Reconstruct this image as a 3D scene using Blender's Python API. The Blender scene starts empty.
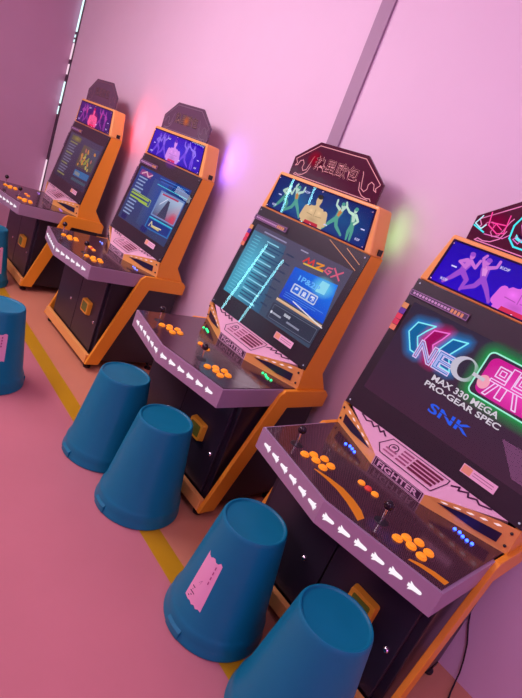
import bpy, bmesh, math, random
from mathutils import Vector, Matrix
random.seed(4)
S = bpy.context.scene
COL = S.collection
def lin(c):
    c = c / 255.0
    return c / 12.92 if c <= .04045 else ((c + .055) / 1.055) ** 2.4
def rgb(r, g, b, a=1.0): return (lin(r), lin(g), lin(b), a)

# ------------------------------------------------------------------ camera
cam_d = bpy.data.cameras.new('camera'); cam = bpy.data.objects.new('camera', cam_d); COL.objects.link(cam)
cam_d.sensor_fit = 'VERTICAL'; cam_d.sensor_height = 36.0; cam_d.lens = 36.0 * 500.17 / 698.0
cam_d.clip_start = .02
cam.matrix_world = (Matrix.Translation((1.8864, -1.5640, 1.6313)) @ Matrix.Rotation(math.radians(43.0745), 4, 'Z')
    @ Matrix.Rotation(math.radians(72.7724), 4, 'X') @ Matrix.Rotation(math.radians(22.0367), 4, 'Z'))
S.camera = cam
# ------------------------------------------------------------------ world, light, exposure
W = bpy.data.worlds.new('world'); S.world = W; W.use_nodes = True
W.node_tree.nodes['Background'].inputs[0].default_value = (.62, .30, .55, 1)
W.node_tree.nodes['Background'].inputs[1].default_value = .3
S.view_settings.view_transform = 'Standard'; S.view_settings.look = 'None'
S.view_settings.gamma = 1; S.view_settings.use_curve_mapping = False
S.view_settings.exposure = 0.0
def area(name, loc, target, sx, sy, col, power):
    l = bpy.data.lights.new(name, 'AREA'); l.shape = 'RECTANGLE'; l.size = sx; l.size_y = sy
    l.color = col; l.energy = power
    o = bpy.data.objects.new(name, l); COL.objects.link(o); o.location = loc
    o.rotation_euler = (Vector(target) - Vector(loc)).to_track_quat('-Z', 'Y').to_euler()
    return o
area('ceiling_light_key', (-1.5, -1.7, 3.05), (.0, .4, .9), 1.6, 1.0, (.97, .74, .87), 96)
area('ceiling_light_right', (2.4, -1.0, 3.05), (1.6, .7, 1.2), 1.4, .9, (.82, .58, 1.0), 27)
area('ceiling_light_left', (-3.4, -1.6, 3.05), (-3.0, .2, .8), 1.6, 1.0, (1, .66, .68), 34)
area('ceiling_light_back', (.6, -2.9, 2.9), (.4, .6, 1.6), 2.4, .5, (1, .66, .88), 24)

area('magenta_fill_right', (3.9, -1.6, .9), (1.4, .6, .5), .3, 1.6, (.75, .24, 1), 7)  # added fill, no real tube: pushes the lower right wall towards purple
area('magenta_fill_front', (1.2, -3.2, 1.3), (.6, .6, .7), 2.2, .3, (1, .30, .80), 5)  # added fill without a fixture: magenta tint from the front
# ------------------------------------------------------------------ materials
def mat(name, col, rough=.5, metal=0.0, spec=.5, coat=0.0, noise=0.0, nscale=8.0, bump=0.0):
    m = bpy.data.materials.new(name); m.use_nodes = True
    nt = m.node_tree; b = nt.nodes['Principled BSDF']
    b.inputs['Base Color'].default_value = col; b.inputs['Roughness'].default_value = rough
    b.inputs['Metallic'].default_value = metal; b.inputs['Specular IOR Level'].default_value = spec
    b.inputs['Coat Weight'].default_value = coat; b.inputs['Coat Roughness'].default_value = .06
    if noise or bump:
        tc = nt.nodes.new('ShaderNodeTexCoord'); n = nt.nodes.new('ShaderNodeTexNoise')
        n.inputs['Scale'].default_value = nscale; n.inputs['Detail'].default_value = 5
        nt.links.new(tc.outputs['Object'], n.inputs['Vector'])
        if noise:
            mx = nt.nodes.new('ShaderNodeMix'); mx.data_type = 'RGBA'
            mx.inputs[6].default_value = tuple(c * (1 - noise) for c in col[:3]) + (1,)
            mx.inputs[7].default_value = tuple(min(1, c * (1 + noise)) for c in col[:3]) + (1,)
            nt.links.new(n.outputs['Fac'], mx.inputs[0]); nt.links.new(mx.outputs[2], b.inputs['Base Color'])
        if bump:
            bp = nt.nodes.new('ShaderNodeBump'); bp.inputs['Strength'].default_value = bump; bp.inputs['Distance'].default_value = .004
            nt.links.new(n.outputs['Fac'], bp.inputs['Height']); nt.links.new(bp.outputs['Normal'], b.inputs['Normal'])
    return m
def emis(name, col, s=1.0):
    m = bpy.data.materials.new(name); m.use_nodes = True; nt = m.node_tree
    b = nt.nodes['Principled BSDF']; b.inputs['Base Color'].default_value = (0, 0, 0, 1)
    b.inputs['Emission Color'].default_value = col; b.inputs['Emission Strength'].default_value = s
    return m
M = {}
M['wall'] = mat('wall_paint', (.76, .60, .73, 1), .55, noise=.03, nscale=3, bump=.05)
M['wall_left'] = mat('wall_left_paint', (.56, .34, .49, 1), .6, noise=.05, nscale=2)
M['floor'] = None
M['orange'] = mat('orange_paint', (.88, .37, .024, 1), .38, noise=.05, nscale=4)
M['orange2'] = mat('orange_bezel', (.93, .46, .12, 1), .35)
M['black'] = mat('black_laminate', (.020, .014, .024, 1), .32, noise=.2, nscale=6)
M['blacksat'] = mat('black_plastic', (.012, .010, .014, 1), .4)
M['door'] = mat('charcoal_door', (.026, .020, .034, 1), .35, noise=.1, nscale=5)
M['lav'] = mat('lavender_edge', (.38, .27, .38, 1), .35, metal=.15)
M['plate'] = mat('pink_plate', (.78, .50, .60, 1), .4)
M['dark_red'] = mat('dark_print', (.11, .012, .05, 1), .4)
M['pale'] = mat('pale_print', (.85, .72, .80, 1), .4)
M['gold'] = mat('gold_print', (.75, .48, .12, 1), .35)
M['topper'] = mat('maroon_acrylic', (.075, .008, .030, 1), .15, spec=.6)
M['topper_grey'] = mat('smoke_acrylic', (.11, .055, .10, 1), .2, spec=.6)
M['btn'] = mat('orange_button', (1.0, .42, .02, 1), .25)
M['btn'].node_tree.nodes['Principled BSDF'].inputs['Emission Color'].default_value = (1, .30, .01, 1)
M['btn'].node_tree.nodes['Principled BSDF'].inputs['Emission Strength'].default_value = .35
M['redbtn'] = mat('red_button', (.85, .08, .04, 1), .25)
M['chrome'] = mat('chrome', (.75, .72, .76, 1), .2, metal=1)
M['ball'] = mat('black_ball', (.012, .006, .010, 1), .15)
M['yellow'] = mat('yellow_plastic', (.88, .42, .03, 1), .35)
M['olive'] = mat('olive_print', (.15, .20, .02, 1), .5)
M['arrow'] = emis('arrow_light', (1, .93, 1, 1), 1.0)
M['slot'] = mat('grille', (.02, .012, .05, 1), .4)
M['wingglow'] = emis('wing_lamp', (1, .70, .80, 1), .95)
M['stool'] = mat('blue_plastic', (.003, .20, .31, 1), .42, spec=.35, noise=.06, nscale=6, bump=.04)
M['paper'] = mat('pink_paper', (.90, .55, .70, 1), .7, noise=.06, nscale=40)
M['ink'] = mat('ink', (.12, .02, .09, 1), .6)
M['yswoosh'] = mat('amber_print', (.85, .33, .01, 1), .12)

def floor_mat():
    m = bpy.data.materials.new('floor_paint'); m.use_nodes = True; nt = m.node_tree; N = nt.nodes; L = nt.links
    b = N['Principled BSDF']; b.inputs['Roughness'].default_value = .38
    tc = N.new('ShaderNodeTexCoord'); sep = N.new('ShaderNodeSeparateXYZ'); L.new(tc.outputs['Object'], sep.inputs[0])
    n = N.new('ShaderNodeTexNoise'); n.inputs['Scale'].default_value = 1.6; n.inputs['Detail'].default_value = 6
    L.new(tc.outputs['Object'], n.inputs['Vector'])
    # y + small skew so the painted line follows the photograph's slight slant
    ma = N.new('ShaderNodeMath'); ma.operation = 'MULTIPLY_ADD'; ma.inputs[1].default_value = .022
    L.new(sep.outputs['X'], ma.inputs[0]); L.new(sep.outputs['Y'], ma.inputs[2])
    ramp = N.new('ShaderNodeValToRGB'); ramp.color_ramp.interpolation = 'CONSTANT'
    mr = N.new('ShaderNodeMapRange'); mr.inputs[1].default_value = -1; mr.inputs[2].default_value = 1
    L.new(ma.outputs[0], mr.inputs[0]); L.new(mr.outputs[0], ramp.inputs[0])
    e = ramp.color_ramp.elements
    e[0].position = 0; e[0].color = (.60, .225, .245, 1)
    e[1].position = (1 - .302) / 2; e[1].color = (.56, .34, .008, 1)
    e3 = e.new((1 - .200) / 2); e3.color = (.68, .30, .17, 1)
    mx = N.new('ShaderNodeMix'); mx.data_type = 'RGBA'; mx.blend_type = 'MULTIPLY'; mx.inputs[0].default_value = 1
    r2 = N.new('ShaderNodeValToRGB'); r2.color_ramp.elements[0].color = (.86, .86, .86, 1); r2.color_ramp.elements[1].color = (1.1, 1.1, 1.1, 1)
    L.new(n.outputs['Fac'], r2.inputs[0]); L.new(ramp.outputs[0], mx.inputs[6]); L.new(r2.outputs[0], mx.inputs[7])
    L.new(mx.outputs[2], b.inputs['Base Color'])
    return m
M['floor'] = floor_mat()
def deck_mat():
    m = bpy.data.materials.new('carbon_deck'); m.use_nodes = True; nt = m.node_tree; N = nt.nodes; L = nt.links
    b = N['Principled BSDF']; b.inputs['Roughness'].default_value = .12; b.inputs['Specular IOR Level'].default_value = .7
    tc = N.new('ShaderNodeTexCoord'); c = N.new('ShaderNodeTexChecker'); c.inputs['Scale'].default_value = 190
    c.inputs['Color1'].default_value = (.036, .016, .024, 1); c.inputs['Color2'].default_value = (.105, .045, .058, 1)
    L.new(tc.outputs['Object'], c.inputs['Vector']); L.new(c.outputs['Color'], b.inputs['Base Color'])
    return m
M['deck'] = deck_mat()
def art_mat(name, strength, gloss=False):
    # printed / displayed picture: colour from the picture's own colour attribute
    m = bpy.data.materials.new(name); m.use_nodes = True; nt = m.node_tree; N = nt.nodes; L = nt.links
    N.clear(); out = N.new('ShaderNodeOutputMaterial'); at = N.new('ShaderNodeAttribute'); at.attribute_name = 'Col'
    em = N.new('ShaderNodeEmission'); em.inputs[1].default_value = strength
    tr = N.new('ShaderNodeBsdfTransparent'); mx = N.new('ShaderNodeMixShader')
    L.new(at.outputs['Color'], em.inputs[0]); L.new(at.outputs['Alpha'], mx.inputs[0])
    L.new(tr.outputs[0], mx.inputs[1]); L.new(em.outputs[0], mx.inputs[2]); L.new(mx.outputs[0], out.inputs[0])
    return m
M['art'] = art_mat('lit_picture', 1.0)
def print_mat():
    m = bpy.data.materials.new('printed_picture'); m.use_nodes = True; nt = m.node_tree; N = nt.nodes; L = nt.links
    b = N['Principled BSDF']; at = N.new('ShaderNodeAttribute'); at.attribute_name = 'Col'
    L.new(at.outputs['Color'], b.inputs['Base Color']); b.inputs['Roughness'].default_value = .35
    return m
M['print'] = print_mat()
def glass_mat():
    m = bpy.data.materials.new('screen_glass'); m.use_nodes = True; nt = m.node_tree; N = nt.nodes; L = nt.links
    N.clear(); out = N.new('ShaderNodeOutputMaterial'); tr = N.new('ShaderNodeBsdfTransparent'); gl = N.new('ShaderNodeBsdfGlossy')
    gl.inputs['Roughness'].default_value = 0; tr.inputs[0].default_value = (.95, .95, .97, 1)
    fr = N.new('ShaderNodeFresnel'); fr.inputs[0].default_value = 1.6; mx = N.new('ShaderNodeMixShader')
    ge = N.new('ShaderNodeNewGeometry'); iv = N.new('ShaderNodeMath'); iv.operation = 'SUBTRACT'; iv.inputs[0].default_value = 1
    mu = N.new('ShaderNodeMath'); mu.operation = 'MULTIPLY'
    L.new(ge.outputs['Backfacing'], iv.inputs[1]); L.new(iv.outputs[0], mu.inputs[0]); L.new(fr.outputs[0], mu.inputs[1])
    L.new(mu.outputs[0], mx.inputs[0]); L.new(tr.outputs[0], mx.inputs[1]); L.new(gl.outputs[0], mx.inputs[2]); L.new(mx.outputs[0], out.inputs[0])
    return m
M['glass'] = glass_mat()

# ------------------------------------------------------------------ mesh helpers
def link(name, me, parent=None, m=None):
    o = bpy.data.objects.new(name, me); COL.objects.link(o)
    if m is not None:
        for x in (m if isinstance(m, (list, tuple)) else [m]): me.materials.append(x)
    if parent: o.parent = parent
    return o
def empty(name, loc, label, cat, group=None):
    o = bpy.data.objects.new(name, None); COL.objects.link(o); o.location = loc; o.empty_display_size = .1
    o['label'] = label; o['category'] = cat
    if group: o['group'] = group
    return o
def frombm(name, bm, m, parent=None, smooth=False, bevel=0, seg=2):
    bmesh.ops.recalc_face_normals(bm, faces=bm.faces)
    me = bpy.data.meshes.new(name); bm.to_mesh(me); bm.free()
    if smooth:
        for p in me.polygons: p.use_smooth = True
        me.set_sharp_from_angle(angle=math.radians(38))
    o = link(name, me, parent, m)
    if bevel:
        b = o.modifiers.new('bevel', 'BEVEL'); b.width = bevel; b.segments = seg; b.limit_method = 'ANGLE'; b.angle_limit = math.radians(35)
    return o
def box(bm, x0, x1, y0, y1, z0, z1, mi=0):
    v = [bm.verts.new((x, y, z)) for x in (x0, x1) for y in (y0, y1) for z in (z0, z1)]
    for f in ((0, 1, 3, 2), (4, 6, 7, 5), (0, 4, 5, 1), (2, 3, 7, 6), (0, 2, 6, 4), (1, 5, 7, 3)):
        bm.faces.new([v[i] for i in f]).material_index = mi
def prism(bm, A, B, mi=0):
    a = [bm.verts.new(p) for p in A]; b = [bm.verts.new(p) for p in B]; n = len(A)
    bm.faces.new(a).material_index = mi; bm.faces.new(b[::-1]).material_index = mi
    for i in range(n): bm.faces.new([a[i], b[i], b[(i + 1) % n], a[(i + 1) % n]]).material_index = mi
def lathe(bm, prof, seg=32, c=(0, 0, 0), capb=True, capt=True, mi=0):
    rings = []
    for r, z in prof:
        rings.append([bm.verts.new((c[0] + r * math.cos(2 * math.pi * i / seg), c[1] + r * math.sin(2 * math.pi * i / seg), c[2] + z)) for i in range(seg)])
    for a, b in zip(rings, rings[1:]):
        for i in range(seg): bm.faces.new([a[i], a[(i + 1) % seg], b[(i + 1) % seg], b[i]]).material_index = mi
    if capb: bm.faces.new(rings[0][::-1]).material_index = mi
    if capt: bm.faces.new(rings[-1]).material_index = mi
def sphere(bm, c, r, u=16, v=10):
    bmesh.ops.create_uvsphere(bm, u_segments=u, v_segments=v, radius=r, matrix=Matrix.Translation(c))
def tube(bm, pts, r, seg=8):
    pts = [Vector(p) for p in pts]; rings = []
    for i, p in enumerate(pts):
        d = (pts[min(i + 1, len(pts) - 1)] - pts[max(i - 1, 0)]).normalized()
        a = d.orthogonal().normalized() if i == 0 else (rings[-1][1] - d * rings[-1][1].dot(d)).normalized()
        b = d.cross(a); rings.append(([bm.verts.new(p + r * (a * math.cos(2 * math.pi * k / seg) + b * math.sin(2 * math.pi * k / seg))) for k in range(seg)], a))
    for (A, _), (B, _) in zip(rings, rings[1:]):
        for k in range(seg): bm.faces.new([A[k], A[(k + 1) % seg], B[(k + 1) % seg], B[k]])
    bm.faces.new(rings[0][0][::-1]); bm.faces.new(rings[-1][0])
def quick_box(name, dims, m, parent=None, bevel=0):
    bm = bmesh.new(); box(bm, *dims); return frombm(name, bm, m, parent, bevel=bevel)
def struct(o): o['kind'] = 'structure'; return o

_tc = {}
def text_shape(s, bold=False):
    bold = {True: .022, False: 0}.get(bold, bold); k = (s, bold)
    if k not in _tc:
        c = bpy.data.curves.new('t', 'FONT'); c.body = s; c.size = 1; c.align_x = 'CENTER'; c.align_y = 'CENTER'
        c.offset = bold; c.resolution_u = 3
        o = bpy.data.objects.new('t', c); COL.objects.link(o); bpy.context.view_layer.update()
        me = bpy.data.meshes.new_from_object(o.evaluated_get(bpy.context.evaluated_depsgraph_get()))
        vs = [tuple(v.co[:2]) for v in me.vertices]; fs = [tuple(p.vertices) for p in me.polygons]
        bpy.data.objects.remove(o); bpy.data.curves.remove(c); bpy.data.meshes.remove(me)
        x = [v[0] for v in vs] or [0]; y = [v[1] for v in vs] or [0]
        cx, cy, w, h = (min(x) + max(x)) / 2, (min(y) + max(y)) / 2, max(x) - min(x) or 1, max(y) - min(y) or 1
        _tc[k] = ([((a - cx) / w, (b - cy) / h) for a, b in vs], fs, w / h)
    return _tc[k]
class Art:
    """a flat printed or displayed picture: coloured shapes lying on one plane, each a hair above the last"""
    def __init__(s, f): s.f = f; s.V = []; s.F = []; s.C = []; s.h = 0.0
    def raw(s, pts, faces, cols):
        s.h += .00005; o = len(s.V)
        s.V += [s.f(u, v, s.h) for u, v in pts]
        for fc in faces: s.F.append([i + o for i in fc]); s.C += [cols[i] for i in fc]
    def poly(s, pts, col): 
        s.raw(pts, [list(range(len(pts)))], [col] * len(pts))
    def grad(s, pts, cols): s.raw(pts, [list(range(len(pts)))], cols)
    def rect(s, u0, v0, u1, v1, col, col2=None):
        s.grad([(u0, v0), (u1, v0), (u1, v1), (u0, v1)], [col, col, col2 or col, col2 or col])
    def line(s, pts, w, col, closed=False):
        if closed: pts = list(pts) + [pts[0]]
        P = []; F = []
        for (a, b), (c, d) in zip(pts, pts[1:]):
            l = math.hypot(c - a, d - b) or 1e-6; dx, dy = (c - a) / l, (d - b) / l; nx, ny = -dy * w / 2, dx * w / 2; ex, ey = dx * w * .35, dy * w * .35
            o = len(P); P += [(a - ex + nx, b - ey + ny), (a - ex - nx, b - ey - ny), (c + ex - nx, d + ey - ny), (c + ex + nx, d + ey + ny)]; F.append([o, o + 1, o + 2, o + 3])
        s.raw(P, F, [col] * len(P))
    def ell(s, u, v, a, b, col, rot=0, n=24):
        c, d = math.cos(rot), math.sin(rot)
        s.poly([(u + a * math.cos(t) * c - b * math.sin(t) * d, v + a * math.cos(t) * d + b * math.sin(t) * c) for t in [2 * math.pi * i / n for i in range(n)]], col)
    def glow(s, pts, w, col, closed=False):
        """soft halo round a line: alpha fades to nothing at width w"""
        if closed: pts = list(pts) + [pts[0]]
        z = tuple(col[:3]) + (0,)
        if closed:
            q = pts[:-1]; n = len(q); ar = sum(q[i][0] * q[(i + 1) % n][1] - q[(i + 1) % n][0] * q[i][1] for i in range(n)); sg = 1 if ar > 0 else -1
            cx = sum(p[0] for p in q) / n; cy = sum(p[1] for p in q) / n
            a0 = [(cx, cy)] ; O = []
            for i in range(n):   # rounded outward offset, three steps per corner
                p, c, e = q[i - 1], q[i], q[(i + 1) % n]
                def nr(a, b):
                    l = math.hypot(b[0] - a[0], b[1] - a[1]) or 1e-6; return (sg * (b[1] - a[1]) / l, -sg * (b[0] - a[0]) / l)
                n1, n2 = nr(p, c), nr(c, e); m = (n1[0] + n2[0], n1[1] + n2[1]); l = math.hypot(*m) or 1e-6; m = (m[0] / l, m[1] / l)
                O.append((c, [n1, m, n2]))
            P, F, K = [], [], []
            ring = [(c, k) for c, ns in O for k in ns]
            for c, k in ring: P += [c, (c[0] + k[0] * w * .45, c[1] + k[1] * w * .45), (c[0] + k[0] * w, c[1] + k[1] * w)]; K += [col, tuple(col[:3]) + (col[3] * .38,), z]
            N_ = len(ring)
            for i in range(N_):
                j = (i + 1) % N_; F += [[3 * i, 3 * j, 3 * j + 1, 3 * i + 1], [3 * i + 1, 3 * j + 1, 3 * j + 2, 3 * i + 2]]
            s.raw(P, F, K); return
        for (a, b), (c, d) in zip(pts, pts[1:]):
            l = math.hypot(c - a, d - b) or 1e-6; nx, ny = -(d - b) / l * w, (c - a) / l * w
            s.raw([(a, b), (c, d), (c + nx, d + ny), (a + nx, b + ny), (a - nx, b - ny), (c - nx, d - ny)], [[0, 1, 2, 3], [1, 0, 4, 5]], [col, col, z, z, z, z])
    def blob(s, u, v, a, b, col, n=20):
        z = tuple(col[:3]) + (0,)
        P = [(u, v)] + [(u + a * math.cos(2 * math.pi * i / n), v + b * math.sin(2 * math.pi * i / n)) for i in range(n)]
        s.raw(P, [[0, 1 + i, 1 + (i + 1) % n] for i in range(n)], [col] + [z] * n)
    def text(s, t, u, v, w, h, col, bold=False, shear=0):
        vs, fs, asp = text_shape(t, bold)
        s.raw([(u + a * w + shear * b * h, v + b * h) for a, b in vs], fs, [col] * len(vs))
    def limb(s, pts, rad, col):
        for (p, r), (q, t) in zip(list(zip(pts, rad)), list(zip(pts, rad))[1:]):
            l = math.hypot(q[0] - p[0], q[1] - p[1]) or 1e-6; nx, ny = -(q[1] - p[1]) / l, (q[0] - p[0]) / l
            s.poly([(p[0] + nx * r, p[1] + ny * r), (p[0] - nx * r, p[1] - ny * r), (q[0] - nx * t, q[1] - ny * t), (q[0] + nx * t, q[1] + ny * t)], col)
        for p, r in zip(pts, rad): s.ell(p[0], p[1], r, r, col, n=10)
    def build(s, name, parent, m=None):
        me = bpy.data.meshes.new(name); me.from_pydata(s.V, [], s.F)
        a = me.color_attributes.new('Col', 'FLOAT_COLOR', 'CORNER')
        a.data.foreach_set('color', [c for col in s.C for c in col]); me.update()
        return link(name, me, parent, m or M['art'])
def plane(y0, z0, y1, z1, lift=.001):
    l = math.hypot(y1 - y0, z1 - z0); ey, ez = (y1 - y0) / l, (z1 - z0) / l
    return lambda u, v, h=0: (u, y0 + ey * v - ez * (h + lift), z0 + ez * v + ey * (h + lift))

# ------------------------------------------------------------------ the room
XL, XR, YF, ZC = -4.61, 4.2, -3.3, 3.12
WA, WB, XJ = .66, .66, -.312
struct(quick_box('floor', (XL - .1, XR + .1, YF - .1, WB + .1, -.08, 0), M['floor']))
struct(quick_box('ceiling', (XL - .1, XR + .1, YF - .1, WB + .1, ZC, ZC + .08), M['wall']))
struct(quick_box('wall_back', (XL - .1, XR, WA, WA + .12, 0, ZC), M['wall']))
M['trim'] = mat('mauve_trim', (.36, .25, .35, 1), .55)
struct(quick_box('trim_1', (-.313, -.222, WA - .014, WA, 0, ZC), M['trim']))
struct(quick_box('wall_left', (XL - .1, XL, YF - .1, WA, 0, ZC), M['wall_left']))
struct(quick_box('wall_right', (XR, XR + .1, YF - .1, WB + .12, 0, ZC), M['wall']))
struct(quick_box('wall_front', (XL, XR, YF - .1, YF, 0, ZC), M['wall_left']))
# light leak at the back wall's corner gap, built as framed glowing panes
M['day'] = emis('daylight_leak', (.72, .95, 1, 1), 1.25); M['daypink'] = emis('pink_leak', (1, .70, .86, 1), .95)
M['frame'] = mat('dark_window_frame', (.07, .035, .07, 1), .5)
wf = struct(quick_box('corner_gap', (XL + .001, XL + .062, WA - .012, WA + .02, .50, 2.95), M['frame']))
for a, b, k in ((2.37, 2.80, 'day'), (2.31, 2.34, 'day'), (2.26, 2.29, 'day'), (2.08, 2.25, 'daypink'), (1.92, 2.03, 'daypink'), (1.60, 1.84, 'day'), (1.48, 1.57, 'day'), (.56, .95, 'daypink')):
    struct(quick_box('pane', (XL + .008, XL + .054 if b - a > .1 else XL + .036, WA - .016, WA - .008, a, b), M[k], wf))
# two upright light tubes by the far wall (seen as reflections in the glass) and a bright window beside them
M['tube'] = emis('tube_glow', (.36, .90, 1, 1), 13)
for x, z0, z1, w in ((-3.90, .62, 2.02, 'left'), (-3.42, .60, 1.93, 'right')):
    t = empty('light_tube', (x, -3.0, 0), 'upright white-cyan light tube by the far wall, the %s one of two' % w, 'light')
    bm = bmesh.new(); tube(bm, [(0, 0, z0), (0, 0, z1)], .017, 12); frombm('tube', bm, M['tube'], t, smooth=True)
    bm = bmesh.new(); lathe(bm, [(.09, 0), (.09, .02), (.02, .03), (.02, z0)], 20); frombm('stand', bm, M['blacksat'], t, smooth=True)
M['winlight'] = emis('window_daylight', (.9, .95, 1, 1), 3.0)
w2 = struct(quick_box('window_2', (XL, XL + .03, -2.05, -1.52, 1.74, 1.90), M['frame']))
struct(quick_box('pane', (XL + .02, XL + .035, -2.02, -1.55, 1.77, 1.87), M['winlight'], w2))

# ------------------------------------------------------------------ arcade cabinet dimensions (metres)
WU, WBX = .434, .450
ZD = .76
GY0, GZ0, GY1, GZ1 = .3385, .8746, .451, 1.5046      # glass bottom / top edge
MZ1, WMT = 1.7276, .375                                # marquee box top
glassP = plane(GY0, GZ0, GY1, GZ1, .0012)
marqP = plane(GY1, GZ1, GY1, MZ1, .004)
GL = .64
def half(z): return WU + (WMT - WU) * (z - GZ1) / (MZ1 - GZ1)
BLK = rgb(12, 9, 20)
def wingpt(s, t, side, h=0.0):
    a = Vector((.125, .226, ZD)); b = Vector((.125, .226, .805)); c = Vector((WU, .353, ZD)); d = Vector((WU, GY0 - .004, GZ0))
    lo = a.lerp(c, s); hi = b.lerp(d, s); p = lo.lerp(hi, t)
    p += Vector((.38, -.92, 0)) * h
    return (side * p.x, p.y, p.z)
def rounded(u0, v0, u1, v1, r, n=5, ut0=None, ut1=None):
    P = []
    for cx, cy, a in ((u1 - r, v1 - r, 0), (u0 + r, v1 - r, 90), (u0 + r, v0 + r, 180), (u1 - r, v0 + r, 270)):
        for i in range(n + 1):
            t = math.radians(a + 90 * i / n); P.append((cx + r * math.cos(t), cy + r * math.sin(t)))
    return P

def screen_ui(A, kind):
    u0, u1, v0, v1 = -.39, .39, .103, .54
    if kind == 4:
        A.rect(u0, v0, u1, v1, rgb(68, 38, 58), rgb(52, 46, 66))
        ch = [[(-.087, .0), ]]
        cy, pk, wt = rgb(140, 250, 255), rgb(255, 120, 220), rgb(240, 235, 255)
        C1 = [(-.243, .488), (-.324, .470), (-.340, .417), (-.290, .350), (-.246, .346), (-.292, .414), (-.270, .452)]
        C2 = [(-.175, .488), (-.240, .470), (-.258, .417), (-.206, .348), (-.165, .346), (-.212, .414), (-.190, .452)]
        C3 = [(-.087, .488), (-.150, .474), (-.178, .412), (-.137, .352), (-.090, .350), (-.130, .410), (-.110, .446)]
        for Cp, g, f, l in ((C1, rgb(0, 150, 235, .8), rgb(0, 105, 165), cy), (C2, rgb(235, 10, 130, .75), rgb(165, 10, 95), pk), (C3, rgb(0, 150, 235, .8), rgb(0, 100, 170), cy)):
            A.glow(Cp, .042, g, True); A.poly(Cp, f)
        for Cp, l in ((C1, cy), (C2, pk), (C3, cy)): A.line(Cp, .006, l, True)
        for t, u, w in (('N', -.222, .09), ('E', -.130, .085)):
            A.text(t, u, .372, w, .084, rgb(225, 205, 250), .045); A.text(t, u, .372, w - .010, .074, rgb(20, 120, 200) if t == 'E' else rgb(150, 60, 150), .004); A.text(t, u, .372, w - .016, .066, rgb(180, 190, 245), -.02)
        A.ell(-.045, .392, .058, .050, rgb(205, 200, 215)); A.ell(-.040, .395, .033, .040, rgb(48, 44, 62))
        G = rounded(.008, .325, .345, .505, .022)
        A.glow(G, .05, rgb(0, 170, 80, .85), True)
        A.poly(rounded(.025, .338, .330, .492, .03), rgb(215, 30, 150)); A.blob(.16, .41, .15, .085, rgb(255, 70, 190))
        A.line(G, .006, rgb(170, 255, 225), True)
        A.ell(.045, .385, .024, .028, rgb(255, 170, 190)); A.line([(-.002, .393), (.04, .392)], .014, rgb(210, 205, 215))
        # neon box character, drawn as open outlines
        w = rgb(255, 215, 255)
        for (a, b) in ((.070, .425), (.150, .425)): A.line([(a, b), (a + .045, b), (a + .045, b + .042), (a, b + .042)], .005, w, True)
        for (a, b) in ((.070, .425), (.150, .425)): A.line([(a + .012, b + .011), (a + .033, b + .011), (a + .033, b + .031), (a + .012, b + .031)], .004, w, True)
        A.line([(.118, .482), (.118, .412), (.062, .412), (.062, .402), (.205, .402), (.205, .412), (.145, .412), (.145, .482)], .004, w, True)
        A.line([(.085, .402), (.062, .345), (.076, .345), (.098, .398)], .005, w); A.line([(.110, .400), (.110, .352), (.135, .352), (.135, .400)], .005, w)
        A.line([(.160, .400), (.185, .345), (.200, .345), (.175, .400)], .005, w)
        A.line([(.225, .47), (.30, .47), (.30, .44), (.225, .44)], .005, w, True); A.line([(.262, .49), (.262, .355), (.225, .355)], .005, w); A.line([(.225, .41), (.31, .41), (.31, .38)], .005, w)
        A.text('MAX 330 MEGA', .012, .300, .300, .026, rgb(225, 215, 225), True)
        A.text('PRO-GEAR SPEC', .018, .266, .340, .024, rgb(225, 215, 225), True)
        A.text('SNK', .012, .190, .190, .040, rgb(30, 95, 240), True)
        A.line([(-.062, .196), (.070, .189)], .0035, rgb(62, 42, 66))
    elif kind == 3:
        A.rect(u0, v0, u1, v1, rgb(62, 78, 100), rgb(92, 84, 108))
        A.grad([(-.385, v0), (-.03, v0), (-.09, .50), (-.39, .50)], [rgb(70, 170, 195), rgb(45, 90, 125), rgb(70, 95, 125), rgb(80, 130, 160)])
        A.blob(-.28, .30, .13, .22, rgb(95, 205, 235, .8))
        for i in range(19):
            v = .475 - i * .0195; w = .09 + .07 * ((i * 37) % 10) / 10
            A.rect(-.245, v - .004, -.245 + w * 1.2, v + .003, rgb(35, 75, 115) if i % 3 else rgb(150, 220, 240))
            A.rect(-.36, v - .003, -.30, v + .002, rgb(120, 215, 240, .7))
        for i in range(7): A.rect(-.06 + .0 * i, .46 - i * .05, .0, .468 - i * .05, rgb(40, 60, 90))
        A.rect(-.30, .512, -.10, .520, rgb(160, 150, 185)); A.rect(.02, .515, .08, .522, rgb(170, 160, 190))
        # logo above the panel
        A.line([(.075, .470), (.10, .498), (.115, .470), (.14, .500), (.15, .468)], .010, rgb(225, 60, 60)); A.line([(.085, .462), (.225, .470)], .008, rgb(240, 200, 70))
        A.line([(.165, .495), (.215, .500), (.175, .472), (.225, .474)], .009, rgb(245, 150, 50))
        A.line([(.275, .505), (.245, .500), (.235, .478), (.265, .470), (.275, .488), (.255, .487)], .008, rgb(225, 100, 130)); A.line([(.285, .512), (.345, .468)], .009, rgb(225, 100, 130)); A.line([(.345, .512), (.290, .466)], .009, rgb(225, 100, 130))
        A.grad([(.042, .245), (.392, .245), (.355, .446), (.042, .425)], [rgb(15, 60, 200), rgb(20, 80, 215), rgb(30, 130, 245), rgb(20, 95, 225)])
        A.blob(.28, .40, .09, .06, rgb(120, 235, 255)); A.poly([(.245, .365), (.31, .37), (.31, .43), (.255, .43)], rgb(150, 230, 250))
        A.text('1P&2P', .185, .385, .16, .030, rgb(110, 190, 255), True)
        A.poly(rounded(.095, .298, .285, .350, .008), rgb(205, 215, 235))
        for i in range(3): A.poly(rounded(.105 + i * .062, .305, .155 + i * .062, .343, .006), rgb(40, 110, 225)); A.text('拳皇霸'[i], .130 + i * .062, .324, .030, .026, rgb(245, 245, 255), True)
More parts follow.
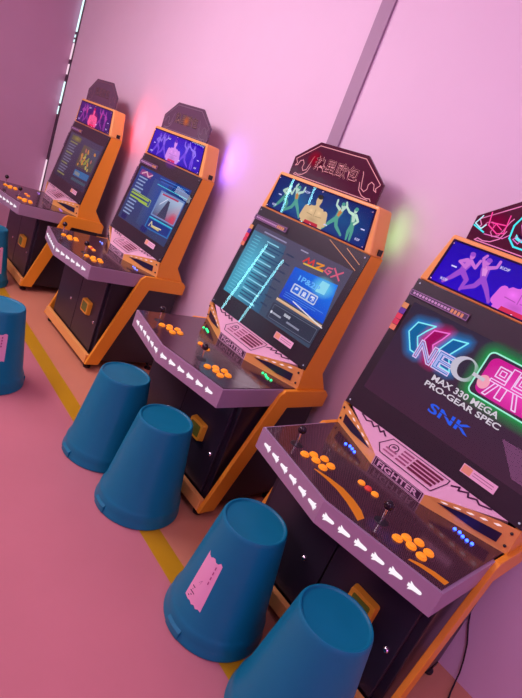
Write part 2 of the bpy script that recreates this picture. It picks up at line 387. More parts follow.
        for i in range(3): A.line([(.07, .285 - i * .012), (.36 - .05 * i, .29 - i * .012)], .003, rgb(90, 150, 235))
        A.rect(.036, .222, .394, .236, rgb(225, 170, 120), rgb(240, 205, 170)); A.line([(.15, .262), (.40, .224)], .006, rgb(240, 235, 240))
        A.poly([(.03, .112), (.392, .122), (.392, .214), (.03, .205)], rgb(52, 58, 76)); A.line([(.045, .120), (.380, .130), (.380, .206), (.045, .197)], .003, rgb(110, 115, 135), True)
        A.text('888', .165, .178, .05, .016, rgb(225, 225, 235), True); A.rect(.06, .148, .13, .158, rgb(170, 170, 185)); A.rect(.18, .146, .28, .156, rgb(150, 150, 170)); A.ell(.05, .153, .008, .008, rgb(230, 230, 240))
    elif kind == 2:
        A.rect(u0, v0, u1, v1, rgb(52, 66, 104), rgb(20, 60, 140)); A.grad([(-.1, .14), (.1, .12), (.1, .5), (-.12, .5)], [rgb(60, 80, 120), rgb(30, 60, 120), rgb(10, 80, 175), rgb(50, 80, 140)])
        A.rect(-.36, .478, -.18, .520, rgb(150, 60, 130)); A.line([(-.33, .49), (-.27, .515), (-.22, .485), (-.17, .51)], .012, rgb(235, 180, 200))
        for i in range(12):
            v = .462 - i * .027
            if 5 <= i <= 6: A.rect(-.355, v - .007, -.06, v + .006, rgb(175, 205, 60))
            else:
                A.rect(-.35, v - .006, -.21 - .012 * (i % 3), v + .005, rgb(150, 170, 210))
        A.line([(-.36, .345), (-.03, .338), (-.03, .288), (-.2, .29)], .005, rgb(190, 220, 60))
        A.line([(-.05, .52), (.36, .525)], .006, rgb(60, 130, 220)); A.line([(-.02, .500), (.34, .507)], .006, rgb(60, 110, 190)); A.rect(-.05, .468, .385, .474, rgb(80, 200, 220))
        A.poly([(.045, .25), (.385, .262), (.380, .448), (.040, .445)], rgb(120, 150, 200)); A.grad([(.06, .262), (.37, .27), (.37, .435), (.06, .432)], [rgb(75, 90, 130), rgb(200, 60, 100), rgb(185, 205, 230), rgb(160, 185, 225)])
        A.poly([(.13, .265), (.25, .27), (.21, .40), (.18, .40)], rgb(60, 65, 95)); A.blob(.33, .30, .06, .05, rgb(225, 60, 90)); A.line([(.08, .425), (.30, .430)], .012, rgb(190, 60, 100)); A.line([(.10, .35), (.17, .41)], .008, rgb(225, 230, 245))
        A.poly([(.04, .145), (.385, .165), (.385, .245), (.04, .235)], rgb(40, 120, 190)); A.poly([(.055, .155), (.37, .172), (.37, .235), (.055, .225)], rgb(15, 55, 135)); A.line([(.05, .235), (.38, .245)], .007, rgb(60, 210, 235))
        A.line([(.09, .175), (.105, .21), (.13, .185), (.26, .195)], .010, rgb(230, 215, 170)); A.rect(.12, .175, .24, .186, rgb(220, 200, 120))
        A.rect(-.34, .112, -.26, .150, rgb(15, 30, 95)); A.rect(0, .112, .09, .152, rgb(15, 35, 110))
    else:
        A.rect(u0, v0, u1, v1, rgb(52, 44, 66), rgb(72, 64, 92))
        A.rect(-.33, .475, -.10, .520, rgb(105, 95, 60)); A.blob(-.2, .50, .1, .03, rgb(160, 140, 70))
        for i in range(13):
            v = .455 - i * .026
            A.rect(-.33, v - .006, -.14 - .02 * (i % 3), v + .005, rgb(118, 116, 145) if i % 4 else rgb(150, 145, 80))
        A.grad([(.0, .275), (.37, .29), (.36, .49), (.0, .48)], [rgb(90, 75, 55), rgb(90, 85, 55), rgb(60, 75, 115), rgb(110, 90, 60)])
        for i in range(26):
            c = random.choice([rgb(215, 140, 50), rgb(150, 155, 60), rgb(190, 110, 90), rgb(110, 110, 125), rgb(200, 180, 90)])
            A.ell(.03 + .30 * random.random(), .29 + .16 * random.random(), .022 * random.random() + .01, .014, c, random.random() * 3, 8)
        A.poly([(.04, .19), (.37, .205), (.37, .262), (.04, .248)], rgb(45, 110, 165)); A.rect(.06, .205, .18, .235, rgb(135, 140, 140)); A.poly([(.04, .145), (.37, .155), (.37, .180), (.04, .170)], rgb(60, 90, 105))

def fighter_art(A, kind):
    """anonymous fighters in plain poses"""
    bg = {4: (rgb(42, 6, 205), rgb(30, 10, 180)), 3: (rgb(20, 50, 125), rgb(14, 40, 110)), 2: (rgb(45, 14, 190), rgb(60, 20, 200)), 1: (rgb(62, 12, 105), rgb(70, 10, 120))}[kind]
    A.poly([(-.392, .010), (.392, .010), (.362, .206), (-.362, .206)], rgb(30, 8, 60))
    A.grad([(-.380, .017), (.380, .017), (.352, .198), (-.352, .198)], [bg[0], bg[0], bg[1], bg[1]])
    if kind == 3: A.blob(-.15, .1, .2, .09, rgb(20, 110, 170, .7)); A.blob(.2, .1, .2, .09, rgb(20, 90, 150, .7))
    if kind == 2: A.blob(.05, .1, .3, .09, rgb(70, 60, 240, .8)); A.blob(.0, .05, .12, .09, rgb(150, 60, 220, .8))
    if kind == 1: A.blob(.0, .07, .12, .09, rgb(235, 30, 110, .9))
    skin, cloth, big, bigp = {4: (rgb(215, 120, 225), rgb(165, 80, 215), rgb(225, 105, 225), rgb(215, 50, 90)), 3: (rgb(195, 225, 205), rgb(85, 165, 145), rgb(215, 180, 140), rgb(190, 50, 70)),
        2: (rgb(150, 120, 245), rgb(120, 80, 235), rgb(215, 140, 235), rgb(215, 60, 120)), 1: (rgb(185, 70, 175), rgb(150, 50, 160), rgb(250, 90, 150), rgb(240, 40, 100))}[kind]
    acc = {4: rgb(235, 150, 235), 3: rgb(215, 140, 80), 2: rgb(150, 110, 250), 1: rgb(230, 60, 140)}[kind]; hair = {4: rgb(110, 40, 160), 3: rgb(60, 50, 50), 2: rgb(110, 50, 190), 1: rgb(190, 30, 90)}[kind]
    def man(u, f, pose, sk, cl):
        k = .92
        X = lambda a, b: (u + f * a * k, .022 + b * k)
        A.limb([X(0, .085), X(.01, .125)], [.013, .019], cl)
        A.limb([X(.004, .100), X(.012, .128)], [.008, .012], sk if pose != 1 else acc)
        A.ell(*X(.014, .158), .011, .014, sk); A.ell(*X(.012, .166), .012, .009, cl)
        if pose == 0:
            A.limb([X(0, .085), X(.038, .055), X(.030, .005)], [.013, .010, .006], cl); A.limb([X(0, .085), X(-.030, .045), X(-.062, .008)], [.013, .010, .006], cl)
            A.limb([X(.02, .135), X(.050, .115), X(.058, .150)], [.008, .006, .006], sk); A.limb([X(0, .135), X(-.030, .118), X(-.005, .108)], [.008, .006, .006], sk)
        elif pose == 1:
            A.limb([X(0, .085), X(.020, .045), X(.075, .010)], [.013, .010, .006], cl); A.limb([X(0, .085), X(-.035, .050), X(-.070, .006)], [.013, .010, .006], cl)
            A.limb([X(.02, .135), X(.040, .165), X(.030, .180)], [.008, .006, .006], sk); A.limb([X(0, .135), X(-.032, .150), X(-.035, .176)], [.008, .006, .006], sk)
        else:
            A.limb([X(0, .085), X(.010, .045), X(.004, .004)], [.013, .010, .006], cl); A.limb([X(0, .085), X(-.014, .048), X(-.020, .004)], [.013, .010, .006], cl)
            A.limb([X(.02, .135), X(.052, .140), X(.085, .162)], [.008, .006, .006], sk); A.limb([X(0, .135), X(-.028, .110), X(-.010, .090)], [.008, .006, .006], sk)
    man(-.265, 1, 0, skin, cloth); man(-.168, -1, 1, skin, cloth); man(.150, 1, 1, skin, cloth); man(.265, -1, 2, skin, cloth)
    # large bare-chested fighter in the middle, arms crossed
    A.poly([(-.085, .017), (.085, .017), (.078, .085), (.045, .115), (-.045, .115), (-.078, .085)], big)
    A.ell(0, .080, .058, .040, big); A.limb([(-.07, .09), (-.085, .045), (-.01, .040)], [.020, .017, .013], big); A.limb([(.07, .09), (.085, .045), (.01, .055)], [.020, .017, .013], big)
    sh = tuple(c * .62 for c in big[:3]) + (1,)
    A.line([(0, .062), (0, .105)], .004, sh); A.line([(-.055, .070), (-.01, .066)], .004, sh); A.line([(.055, .070), (.01, .066)], .004, sh)
    A.limb([(0, .115), (0, .128)], [.015, .013], big); A.ell(0, .148, .020, .026, big); A.ell(0, .167, .021, .012, hair); A.blob(-.030, .088, .028, .020, tuple(min(1, c * 1.35) for c in big[:3]) + (.8,)); A.blob(.030, .088, .028, .020, tuple(min(1, c * 1.35) for c in big[:3]) + (.8,)); A.blob(0, .045, .05, .022, sh[:3] + (.7,)); A.poly([(-.055, .017), (.055, .017), (.05, .034), (-.05, .034)], bigp)
    t = rgb(215, 205, 245)
    A.text('KOF', -.318, .040, .034, .012, t, True); A.text('KOF', -.105, .166, .040, .012, t, True); A.rect(-.315, .100, -.290, .106, t); A.text('KOF', .330, .045, .030, .012, t, True)
    A.rect(.325, .095, .350, .101, t); A.rect(.090, .045, .115, .051, t)

def topper_art(A, kind):
    l = {4: rgb(240, 130, 190), 3: rgb(235, 150, 165), 2: rgb(140, 105, 130), 1: rgb(120, 75, 95)}[kind]
    w = .0042
    A.line([(-.285, .012), (.270, .012)], w, l)
    A.line([(-.308, .095), (-.165, .192), (.165, .192), (.308, .098)], w, l)
    for s in (-1, 1):
        A.line([(s * a, b) for a, b in ((.308, .095), (.290, .075), (.300, .060), (.282, .066), (.272, .090), (.252, .098), (.238, .082), (.242, .060), (.228, .045), (.205, .055), (.195, .085), (.185, .120), (.178, .132))], w, l)
        A.line([(s * a, b) for a, b in ((.290, .012), (.280, .022), (.255, .018), (.225, .024), (.195, .045), (.182, .080))], w, l)
    if kind == 4:
        pk, cy = rgb(255, 70, 160), rgb(80, 235, 250)
        A.blob(-.235, .095, .07, .06, rgb(150, 0, 70, .8))
        A.line([(-.320, .066), (-.268, .050)], .006, cy); A.line([(-.300, .110), (-.318, .074), (-.285, .060), (-.272, .080)], .005, rgb(190, 235, 250))
        A.line([(-.272, .132), (-.262, .082), (-.215, .060), (-.190, .070), (-.196, .140)], .005, pk); A.line([(-.255, .095), (-.198, .100)], .005, pk); A.line([(-.240, .078), (-.235, .095), (-.205, .080)], .004, pk); A.line([(-.262, .045), (-.185, .050), (-.160, .075)], .004, rgb(235, 110, 190))
        A.line([(-.085, .178), (-.150, .150), (-.166, .110), (-.160, .060), (-.130, .035), (-.050, .035)], .007, cy)
        A.text('S', -.105, .105, .075, .095, rgb(110, 235, 250), False); A.text('S', -.105, .105, .055, .075, rgb(50, 10, 60), False)
        A.line([(-.135, .075), (-.145, .060), (-.120, .050), (-.110, .075), (-.140, .120)], .004, rgb(225, 110, 200))
        A.text('热星欧', .07, .105, .25, .085, pk, False)
    else:
        if kind == 3: A.blob(-.17, .12, .06, .05, rgb(175, 0, 40, .8))
        A.text('热星欧包', 0, .105, .320, .078, l if kind != 2 else rgb(160, 110, 105), True)
        dark = rgb(70, 8, 30) if kind == 3 else rgb(82, 50, 72)
        A.text('热星欧包', 0, .105, .318, .076, dark if kind != 1 else rgb(100, 55, 70), False)
        if kind == 2: A.blob(0, .10, .05, .04, rgb(225, 110, 40, .7))

CAB_LABEL = {4: 'orange and black arcade cabinet whose screen shows a neon title over SNK',
 3: 'orange and black arcade cabinet with a blue menu panel on screen and green deck lights',
 2: 'orange and black arcade cabinet with a lime menu row on screen and violet marquee',
 1: 'orange and black arcade cabinet nearest the left wall, its marquee purple with a magenta middle'}
def cabinet(kind, x, y):
    R = empty('arcade_cabinet', (x, y, 0), CAB_LABEL[kind], 'arcade machine', 'arcade cabinets in a row along the wall')
    # --- lower orange frames, one each side: leg leaning back from the floor, foot arm at deck height
    leg = [(0, .050), (.100, .050), (.316, .663), (.600, .663), (.604, .735), (.575, ZD), (.262, ZD), (.232, .735)]
    for s in (-1, 1):
        bm = bmesh.new(); prism(bm, [(s * WBX, a, b) for a, b in leg], [(s * (WBX - .023), a, b) for a, b in leg]); frombm('leg_frame', bm, M['orange'], R, bevel=.003)
        up = [(.345, ZD), (GY0 + .004, GZ0), (GY1, GZ1), (.567, GZ1 + .006), (.500, .860), (.565, ZD + .001)]
        up = [(.350, ZD), (GY0 + .0115, GZ0), (GY1 + .0115, GZ1), (.566, GZ1), (.500, .856), (.572, ZD)]
        bm = bmesh.new(); prism(bm, [(s * WU, a, b) for a, b in up], [(s * (WU - .022), a, b) for a, b in up]); frombm('side_panel', bm, M['orange'], R, bevel=.002)
    # --- base
    bm = bmesh.new(); box(bm, -(WBX - .023), WBX - .023, 0.001, .03, .050, .115); frombm('base_bar', bm, M['orange2'], R, bevel=.003)
    bm = bmesh.new(); box(bm, -.405, .405, .055, .585, .06, .672); frombm('body', bm, M['black'], R, bevel=.004)
    bm = bmesh.new(); prism(bm, [(-.41, .50, .672), (-.41, .36, .76), (-.41, .37, .87), (-.41, .47, 1.49), (-.41, .545, 1.49), (-.41, .49, .87), (-.41, .575, .76), (-.41, .585, .672)],
                              [(.41, .50, .672), (.41, .36, .76), (.41, .37, .87), (.41, .47, 1.49), (.41, .545, 1.49), (.41, .49, .87), (.41, .575, .76), (.41, .585, .672)]); frombm('monitor_housing', bm, M['blacksat'], R)
    for a, b in ((-.375, -.003), (.003, .372)):
        d = quick_box('cabinet_door', (a, b, .038, .056, .118, .660), M['door'], R, bevel=.003)
        kx = b - .10 if a < 0 else b - .035
        bm = bmesh.new(); lathe(bm, [(.011, 0), (.011, .006), (.007, .010)], 16); bm.transform(Matrix.Translation((kx, .038, .328)) @ Matrix.Rotation(math.radians(90), 4, 'X')); frombm('lock', bm, M['chrome'], d, smooth=True)
    # --- coin return: yellow square frame round a dark flap
    cx, cz = .192, .388
    bm = bmesh.new()
    prism(bm, [(cx + a, .038, cz + b) for a, b in rounded(-.060, -.050, .060, .050, .012)], [(cx + a, .008, cz + b) for a, b in rounded(-.056, -.046, .056, .046, .012)])
    cr = frombm('coin_return', bm, M['yellow'], R, bevel=.002)
    bm = bmesh.new(); prism(bm, [(cx + a, .010, cz + b) for a, b in rounded(-.040, -.032, .040, .032, .006)], [(cx + a, .0065, cz + b) for a, b in rounded(-.040, -.032, .040, .032, .006)]); frombm('coin_flap', bm, M['olive'], cr)
    # --- castors
    for px in (-.39, .39):
        for py in (.05, .55):
            bm = bmesh.new(); box(bm, px - .018, px + .018, py - .02, py + .02, .040, .062); lathe(bm, [(.012, .0), (.026, .004), (.026, .016), (.010, .022), (.008, .045)], 14, (px, py, 0))
            frombm('foot', bm, M['blacksat'], R, smooth=True)
    # --- control deck
    dk = [(-.432, -.136), (0, -.217), (.432, -.136), (.432, .352), (-.432, .352)]
    bm = bmesh.new(); dl = dk[:3] + [(.415, .262), (.415, .30), (-.415, .30), (-.415, .262)]
    prism(bm, [(a, b, ZD - .002) for a, b in dk[:3]] + [(.432, .262, ZD - .002), (.414, .262, ZD - .002), (.414, .352, ZD - .002), (-.414, .352, ZD - .002), (-.414, .262, ZD - .002), (-.432, .262, ZD - .002)],
              [(a, b, ZD - .095) for a, b in dk[:3]] + [(.432, .200, ZD - .095), (.414, .200, ZD - .095), (.414, .24, ZD - .095), (-.414, .24, ZD - .095), (-.414, .200, ZD - .095), (-.432, .200, ZD - .095)])
    D = frombm('control_deck', bm, M['lav'], R)
    tp = [(-.422, -.127), (0, -.206), (.422, -.127), (.422, .345), (-.422, .345)]
    bm = bmesh.new(); prism(bm, [(a, b, ZD - .004) for a, b in tp], [(a, b, ZD + .002) for a, b in tp]); frombm('deck_top', bm, M['deck'], D)
    # arrow lights along the two front edges, pointing outwards
    L = math.hypot(.432, .081); ax, ay = .432 / L, .081 / L
    for s in (-1, 1):
        for k in range(6):
            t = .040 + k * .0655
            bm = bmesh.new()
            sh = [(.025, .002), (.021, .0055), (.006, .0072), (-.004, .0082), (-.017, .0150), (-.0145, .0050), (-.0215, .0060), (-.0215, -.0060), (-.0145, -.0050), (-.017, -.0150), (-.004, -.0082), (.006, -.0072), (.021, -.0055), (.025, -.002)]
            def P(a, b, o): 
                q = t + a; return (s * (ax * q) + s * ay * o, -.217 + ay * q - ax * o, ZD - .048 + b)
            bmf = [P(a, b, .0015) for a, b in sh]; bmb = [P(a, b, -.001) for a, b in sh]
            prism(bm, bmf, bmb); frombm('arrow_light', bm, M['arrow'], D)
    if kind == 4:
        am = (.75, .30, .004, 1)
        for P0 in ([(-.150, -.112, .004), (-.09, -.098, .012), (-.03, -.095, .019), (.03, -.108, .023), (.08, -.128, .024), (.115, -.150, .020)], [(.300, -.128, .006), (.33, -.108, .011), (.37, -.092, .014), (.415, -.083, .015)]):
            Pp = [(a, b + w) for a, b, w in P0] + [(a, b - w) for a, b, w in P0[::-1]]; A = Art(lambda u, v, h: (u, v, ZD + .0022 + h)); A.poly(Pp, am); A.build('deck_print', D, M['print'])
    
    # buttons
    lx = [(-.232, -.085), (-.222, -.042), (-.190, -.062), (-.190, -.010), (-.146, -.068), (-.146, -.020)]
    for ox in (0, .456):
        for bx, by in lx:
            bm = bmesh.new(); lathe(bm, [(.0185, 0), (.0185, .004), (.0150, .0055), (.0145, .009), (.0120, .0105)], 20, (bx + ox, by, ZD + .002)); frombm('push_button', bm, M['btn'], R, smooth=True)
    for bx, m in ((-.034, 'btn'), (0, 'redbtn'), (.033, 'btn')):
        bm = bmesh.new(); lathe(bm, [(.015, 0), (.015, .004), (.012, .008), (.009, .009)], 18, (bx, .042, ZD + .002)); frombm('start_button', bm, M[m], R, smooth=True)
    for jx, jy in ((-.300, -.066), (.145, -.070)):
        bm = bmesh.new(); lathe(bm, [(.026, 0), (.025, .002), (.008, .004)], 24, (jx, jy, ZD + .002)); J = frombm('joystick', bm, M['blacksat'], R, smooth=True)
        bm = bmesh.new(); tube(bm, [(jx, jy, ZD + .003), (jx - .002, jy, ZD + .055)], .0045, 10); frombm('shaft', bm, M['chrome'], J, smooth=True)
        bm = bmesh.new(); sphere(bm, (jx - .002, jy, ZD + .068), .0175); frombm('ball_top', bm, M['ball'], J, smooth=True)
    # deck lights near the speaker wings
    lc = {4: ((.03, .09, 1, 1), 6, (.1, .15, 1)), 3: ((.02, 1, .25, 1), 2.2, (.1, 1, .3)), 2: ((.2, .25, 1, 1), 1.5, (.2, .3, 1)), 1: ((.5, .2, .8, 1), .8, (.6, .3, 1))}[kind]
    em = emis('deck_lamp_%d' % kind, lc[0], lc[1])
    for bx, by in ((-.262, .214), (-.243, .222), (-.225, .216), (-.205, .207), (.272, .243), (.291, .247), (.309, .236), (.328, .232), (.346, .238)):
        bm = bmesh.new(); sphere(bm, (bx, by, ZD + .004), .0065, 10, 6); frombm('deck_light', bm, em, R, smooth=True)
    # --- title plate between the wings
    bm = bmesh.new()
    prism(bm, [(-.125, .2265, .805), (.125, .2265, .805), (.385, GY0 - .001, GZ0 + .001), (-.385, GY0 - .001, GZ0 + .001)], [(-.125, .236, .795), (.125, .236, .795), (.385, GY0 + .01, GZ0 - .012), (-.385, GY0 + .01, GZ0 - .012)])
    prism(bm, [(-.125, .2265, ZD + .002), (.125, .2265, ZD + .002), (.125, .2265, .805), (-.125, .2265, .805)], [(-.125, .24, ZD + .002), (.125, .24, ZD + .002), (.125, .24, .800), (-.125, .24, .800)])
    T = frombm('title_plate', bm, M['plate'], R)
    A = Art(lambda u, v, h: (u, .2262 - h, ZD + .002 + v))
    wl, dk_ = (.80, .55, .68, 1), (.06, .01, .05, 1)
    A.rect(-.120, .002, .120, .043, dk_); A.line([(-.113, .0055), (.113, .0055), (.113, .0395), (-.113, .0395)], .0022, wl, True); A.text('FIGHTER', 0, .0225, .200, .025, wl, True); A.text('FIGHTER', 0, .0225, .192, .019, (.45, .16, .32, 1), False); A.text('FIGHTER', 0, .0225, .196, .021, wl, False)
    A.build('fighter_sign', T, M['print'])
    l2 = math.hypot(GY0 - .2265, GZ0 - .805); ey, ez = (GY0 - .2265) / l2, (GZ0 - .805) / l2
    A = Art(lambda u, v, h: (u, .2265 + ey * v - ez * (h + .0024), .805 + ez * v + ey * (h + .0024)))
    A.line([(-.158, .060), (-.132, .119), (.148, .119), (.150, .100), (.128, .026), (-.125, .026)], .0042, dk_, True)
    A.ell(-.098, .082, .022, .022, dk_); A.ell(-.098, .082, .017, .017, (.78, .50, .60, 1)); A.text('拳', -.098, .082, .024, .024, dk_, True)
    for i in range(4):
        v = .103 - i * .018
        A.rect(-.060, v - .006, -.008, v + .003, (.34, .09, .18, 1))
        A.rect(0, v - .007, .130 - .004 * i, v + .005, (.16, .015, .05, 1))
        if i > 1: A.rect(-.125, v - .006, -.070, v + .002, (.40, .14, .24, 1))
    for s in (-1, 1):
        A.line([(s * a, b) for a, b in ((.165, .105), (.190, .122), (.195, .106), (.225, .126), (.235, .108), (.262, .124), (.280, .112), (.320, .128))], .007, dk_)
    A.build('plate_print', T, M['print'])
    # --- speaker wings
    for s in (-1, 1):
        bm = bmesh.new(); F = [wingpt(0, 0, s), wingpt(1, 0, s), wingpt(1, 1, s), wingpt(.80, 1.08, s), wingpt(.55, 1.12, s), wingpt(.30, 1.12, s), wingpt(.10, 1.06, s), wingpt(0, 1.0, s)]
        F = [(a, b, c + .002 if i < 2 else c) for i, (a, b, c) in enumerate(F)]
        prism(bm, F, [(a - s * .004, b + .010, c - (.004 if i > 1 else 0)) for i, (a, b, c) in enumerate(F)]); Wg = frombm('speaker_wing', bm, M['orange2'], R)
        bm = bmesh.new(); sl = [(.16, .78), (.45, .80), (.86, .66), (.85, .26), (.60, .30)]
        prism(bm, [wingpt(a, b, s, .0022) for a, b in sl], [wingpt(a, b, s, -.001) for a, b in sl]); frombm('speaker_slot', bm, M['slot'], Wg)
        for a in (.18, .32, .46, .60, .74):
            bm = bmesh.new(); q = [(a, .93), (a + .045, .88), (a + .085, .92), (a + .05, .97)]; prism(bm, [wingpt(c, d, s, .0022) for c, d in q], [wingpt(c, d, s, 0) for c, d in q]); frombm('wing_lamp', bm, M['wingglow'], Wg)
        for a, b in ((.94, .80), (.94, .28)):
            bm = bmesh.new(); sphere(bm, wingpt(a, b, s, .001), .006, 10, 6); frombm('bolt', bm, M['blacksat'], Wg, smooth=True)
    # --- monitor: black backing, picture, glass
    bm = bmesh.new(); f = plane(GY0, GZ0, GY1, GZ1, 0)
    prism(bm, [f(-WU, 0, -.004), f(WU, 0, -.004), f(WU, GL, -.004), f(-WU, GL, -.004)], [f(-WU, 0, -.010), f(WU, 0, -.010), f(WU, GL, -.010), f(-WU, GL, -.010)]); Sc = frombm('monitor', bm, M['blacksat'], R)
    A = Art(plane(GY0, GZ0, GY1, GZ1, -.0038)); screen_ui(A, kind)
    for sx in (-1, 1):
        for v in (.018, .622): A.ell(sx * .415, v, .004, .004, rgb(190, 180, 205))
    A.build('display_picture', Sc)
    bm = bmesh.new(); prism(bm, [f(-WU, 0, .004), f(WU, 0, .004), f(WU, GL, .004), f(-WU, GL, .004)], [f(-WU, 0, .0015), f(WU, 0, .0015), f(WU, GL, .0015), f(-WU, GL, .0015)]); frombm('glass_pane', bm, M['glass'], Sc)
    # stickers on the glass
    A = Art(plane(GY0, GZ0, GY1, GZ1, .0045))
    A.rect(.154, .047, .297, .083, (.88, .58, .70, 1)); A.rect(.157, .050, .195, .080, (.85, .42, .22, 1)); A.rect(.202, .069, .285, .0725, (.45, .2, .3, 1)); A.rect(.202, .059, .285, .062, (.45, .2, .3, 1))
    A.build('price_sticker', Sc, M['print']); A = Art(plane(GY0, GZ0, GY1, GZ1, .0045))
    A.poly([(-.432, .560), (-.140, .560), (-.140, .592), (-.432, .588)], (.05, .02, .08, 1)); A.line([(-.428, .563), (-.144, .564), (-.144, .588), (-.428, .584)], .0025, (.35, .18, .38, 1), True)
    [A.rect(-.415 + i * .016, .569, -.404 + i * .016, .579, (.55, .36, .6, 1)) for i in range(12)]; [A.rect(-.222 + i * .016, .566, -.211 + i * .016, .583, (.7, .36, .12, 1)) for i in range(4)]
    A.build('title_sticker', Sc, M['print']); A = Art(plane(GY0, GZ0, GY1, GZ1, .0045))
    cs = [(.75, .28, .12, 1), (.65, .04, .10, 1), (.75, .05, .10, 1), (.12, .03, .35, 1), (.70, .38, .10, 1)]
    for i, c in enumerate(cs if kind > 2 else [(.1, .05, .12, 1)] * 5): A.rect(-.432, .388 + i * .027, -.402, .413 + i * .027, c)
    A.build('colour_sticker', Sc, M['print'])
    if kind == 3:
        A = Art(plane(GY0, GZ0, GY1, GZ1, .0045)); 
        A.line([(.169, .629), (.405, .546)], .003, (.75, .45, .15, 1)); A.line([(.294, .626), (.410, .580)], .003, (.75, .45, .15, 1))
        A.build('gold_stripe', Sc, M['print'])
    # --- marquee box
    bm = bmesh.new()
    prism(bm, [(-WU, GY1, GZ1), (WU, GY1, GZ1), (WMT, GY1, MZ1), (-WMT, GY1, MZ1)], [(-WU, .566, GZ1), (WU, .566, GZ1), (WMT, .560, MZ1), (-WMT, .560, MZ1)])
    B = frombm('marquee_box', bm, M['orange2'], R, bevel=.010, seg=3)
    A = Art(plane(GY1, GZ1, GY1, MZ1, .0012)); fighter_art(A, kind); A.build('marquee_picture', B)
    bm = bmesh.new(); f = plane(GY1, GZ1, GY1, MZ1, 0)
    q = [(-.390, .012), (.390, .012), (.362, .204), (-.362, .204)]
    prism(bm, [f(a, b, .0065) for a, b in q], [f(a, b, .0045) for a, b in q]); frombm('marquee_cover', bm, M['glass'], B)
    for a, b in ((-.350, .188), (.350, .188), (-.376, .022), (.376, .022), (0, .194), (0, .018)):
        bm = bmesh.new(); sphere(bm, f(a, b, .0065), .0045, 8, 6); frombm('bolt', bm, M['chrome'], B, smooth=True)
    bm = bmesh.new(); box(bm, .4285, .436, .505, .535, 1.515, 1.545); frombm('power_switch', bm, M['blacksat'], R)
    # --- topper board
    yt = .470; tpz = MZ1 - .004
    oc = [(-.325, 0), (.325, 0), (.325, .103), (.172, .210), (-.172, .210), (-.325, .103)]
    bm = bmesh.new(); prism(bm, [(a, yt, tpz + b) for a, b in oc], [(a, yt + .012, tpz + b) for a, b in oc]); T = frombm('topper_board', bm, M['topper'] if kind > 2 else M['topper_grey'], R)
    A = Art(lambda u, v, h: (u, yt - .0008 - h, tpz + v)); topper_art(A, kind); A.build('topper_neon', T)
    # LED behind the marquee box washing the wall
    g = {1: ((1, .06, .08), 1.15), 2: ((.26, .14, 1), .60), 3: ((.35, 1, .25), .14), 4: ((.4, .3, 1), .2)}[kind]
    bm = bmesh.new(); tube(bm, [(.372, .575, 1.53), (.350, .568, 1.70)], .006, 8); frombm('led_strip', bm, emis('led_%d' % kind, g[0] + (1,), 3), R, smooth=True)
    l = bpy.data.lights.new('wall_wash', 'AREA'); l.shape = 'RECTANGLE'; l.size = .05; l.size_y = .20; l.color = g[0]; l.energy = g[1]
    o = bpy.data.objects.new('wall_wash', l); COL.objects.link(o); o.parent = R; o.location = (.366, .572, 1.66)
    o.rotation_euler = (Vector((.72, .69, .10))).to_track_quat('-Z', 'Y').to_euler()
    return R
cabinet(4, 1.1528, .005)
cabinet(3, 0, 0)
cabinet(2, -1.5486, .0073)
cabinet(1, -2.9945, -.032)

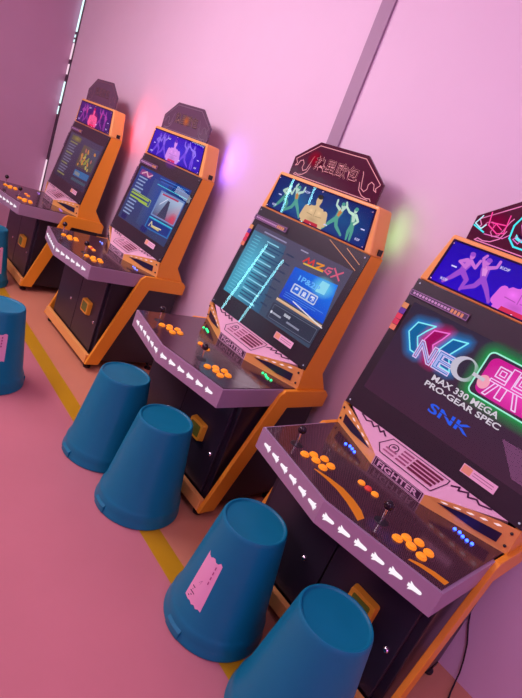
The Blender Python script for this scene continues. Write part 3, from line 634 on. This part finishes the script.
# ------------------------------------------------------------------ upturned bucket stools
def stool(x, y, label, sticker=None, rot=0, tint=None):
    R = empty('bucket_stool', (x, y, 0), label, 'stool', 'upturned blue bucket stools')
    R.rotation_euler.z = rot
    bm = bmesh.new()
    lathe(bm, [(.207, 0), (.2125, .004), (.2125, .012), (.209, .018), (.2055, .045), (.203, .066), (.198, .078), (.191, .090), (.1335, .470), (.131, .481), (.127, .487), (.122, .487), (.118, .481), (.112, .479), (.03, .481)], 64)
    frombm('bucket_body', bm, M['stool'], R, smooth=True)
    # two grip lugs on the rim
    for a0 in (math.radians(270), math.radians(90)):
        bm = bmesh.new(); A_, B_ = [], []
        n = 8
        for k in range(n):
            a = a0 - .20 + .40 * k / (n - 1); c, s = math.cos(a), math.sin(a)
            r = [bm.verts.new((rr * c, rr * s, z)) for rr, z in ((.208, .004), (.2165, .006), (.2165, .034), (.206, .044))]
            A_.append(r)
        for p, q in zip(A_, A_[1:]):
            for k in range(4): bm.faces.new([p[k], p[(k + 1) % 4], q[(k + 1) % 4], q[k]])
        bm.faces.new(A_[0]); bm.faces.new(A_[-1][::-1]); frombm('grip_lug', bm, M['stool'], R, smooth=True)
    if sticker:
        a0, a1, z0, z1 = sticker
        def wrap(u, v, h):
            a = a0 + (a1 - a0) * u; z = z0 + (z1 - z0) * v; r = .191 - (z - .090) * (.0575 / .380) + .0012 + h
            return (r * math.cos(a), r * math.sin(a), z)
        A = Art(wrap); n = 8
        for k in range(n):
            u0, u1 = k / n, (k + 1) / n
            top = lambda u: 1.0 - .07 * abs(math.sin(7 * u)) ; bot = lambda u: .04 * abs(math.sin(11 * u + 1))
            A.h = 0; A.poly([(u0, bot(u0)), (u1, bot(u1)), (u1, top(u1)), (u0, top(u0))], (.88, .48, .66, 1))
        A.h = .0006
        rnd = random.Random(3)
        for i in range(5): A.rect(.15 + .1 * (i % 2), .08 + .05 * i, .22 + .1 * (i % 3), .10 + .05 * i, (.10, .02, .08, 1))
        for i in range(4): A.rect(.72, .52 + .1 * i, .78, .58 + .1 * i, (.45, .08, .25, 1))
        A.line([(.35, .42), (.48, .50), (.44, .40)], .01, (.4, .1, .3, 1))
        A.build('paper_sticker', R, M['print'])
    return R
stool(1.382, -.226, 'blue upturned bucket stool at the bottom edge, in front of the nearest cabinet')
stool(.938, -.217, 'blue upturned bucket stool with a torn pink paper sticker, alone on the yellow line', (math.radians(260), math.radians(290), .145, .360))
stool(.234, -.219, 'blue upturned bucket stool, front one of the close pair, overlapping its neighbour')
stool(-.193, -.229, 'blue upturned bucket stool, rear one of the close pair, nearer the second cabinet')
stool(-.982, -.645, 'blue upturned bucket stool with a pale sticker, standing alone at the left edge', (math.radians(327), math.radians(368), .20, .37))
stool(-2.72, -.300, 'blue upturned bucket stool cut off by the left edge, in front of the farthest cabinet', (math.radians(345), math.radians(395), .12, .36))

# ------------------------------------------------------------------ power cable behind the nearest cabinet
bm = bmesh.new(); P = [(1.535, .652, .34), (1.565, .652, .255), (1.600, .652, .182), (1.622, .652, .11), (1.636, .650, .05), (1.642, .640, .014), (1.650, .610, .006), (1.658, .570, .006), (1.670, .525, .006), (1.70, .45, .006), (1.76, .36, .006), (1.86, .30, .006)]
tube(bm, P, .0035, 6); c = frombm('power_cable', bm, M['blacksat'], smooth=True)
c['label'] = 'thin black power cable hanging down the wall right of the cabinets'; c['category'] = 'cable'
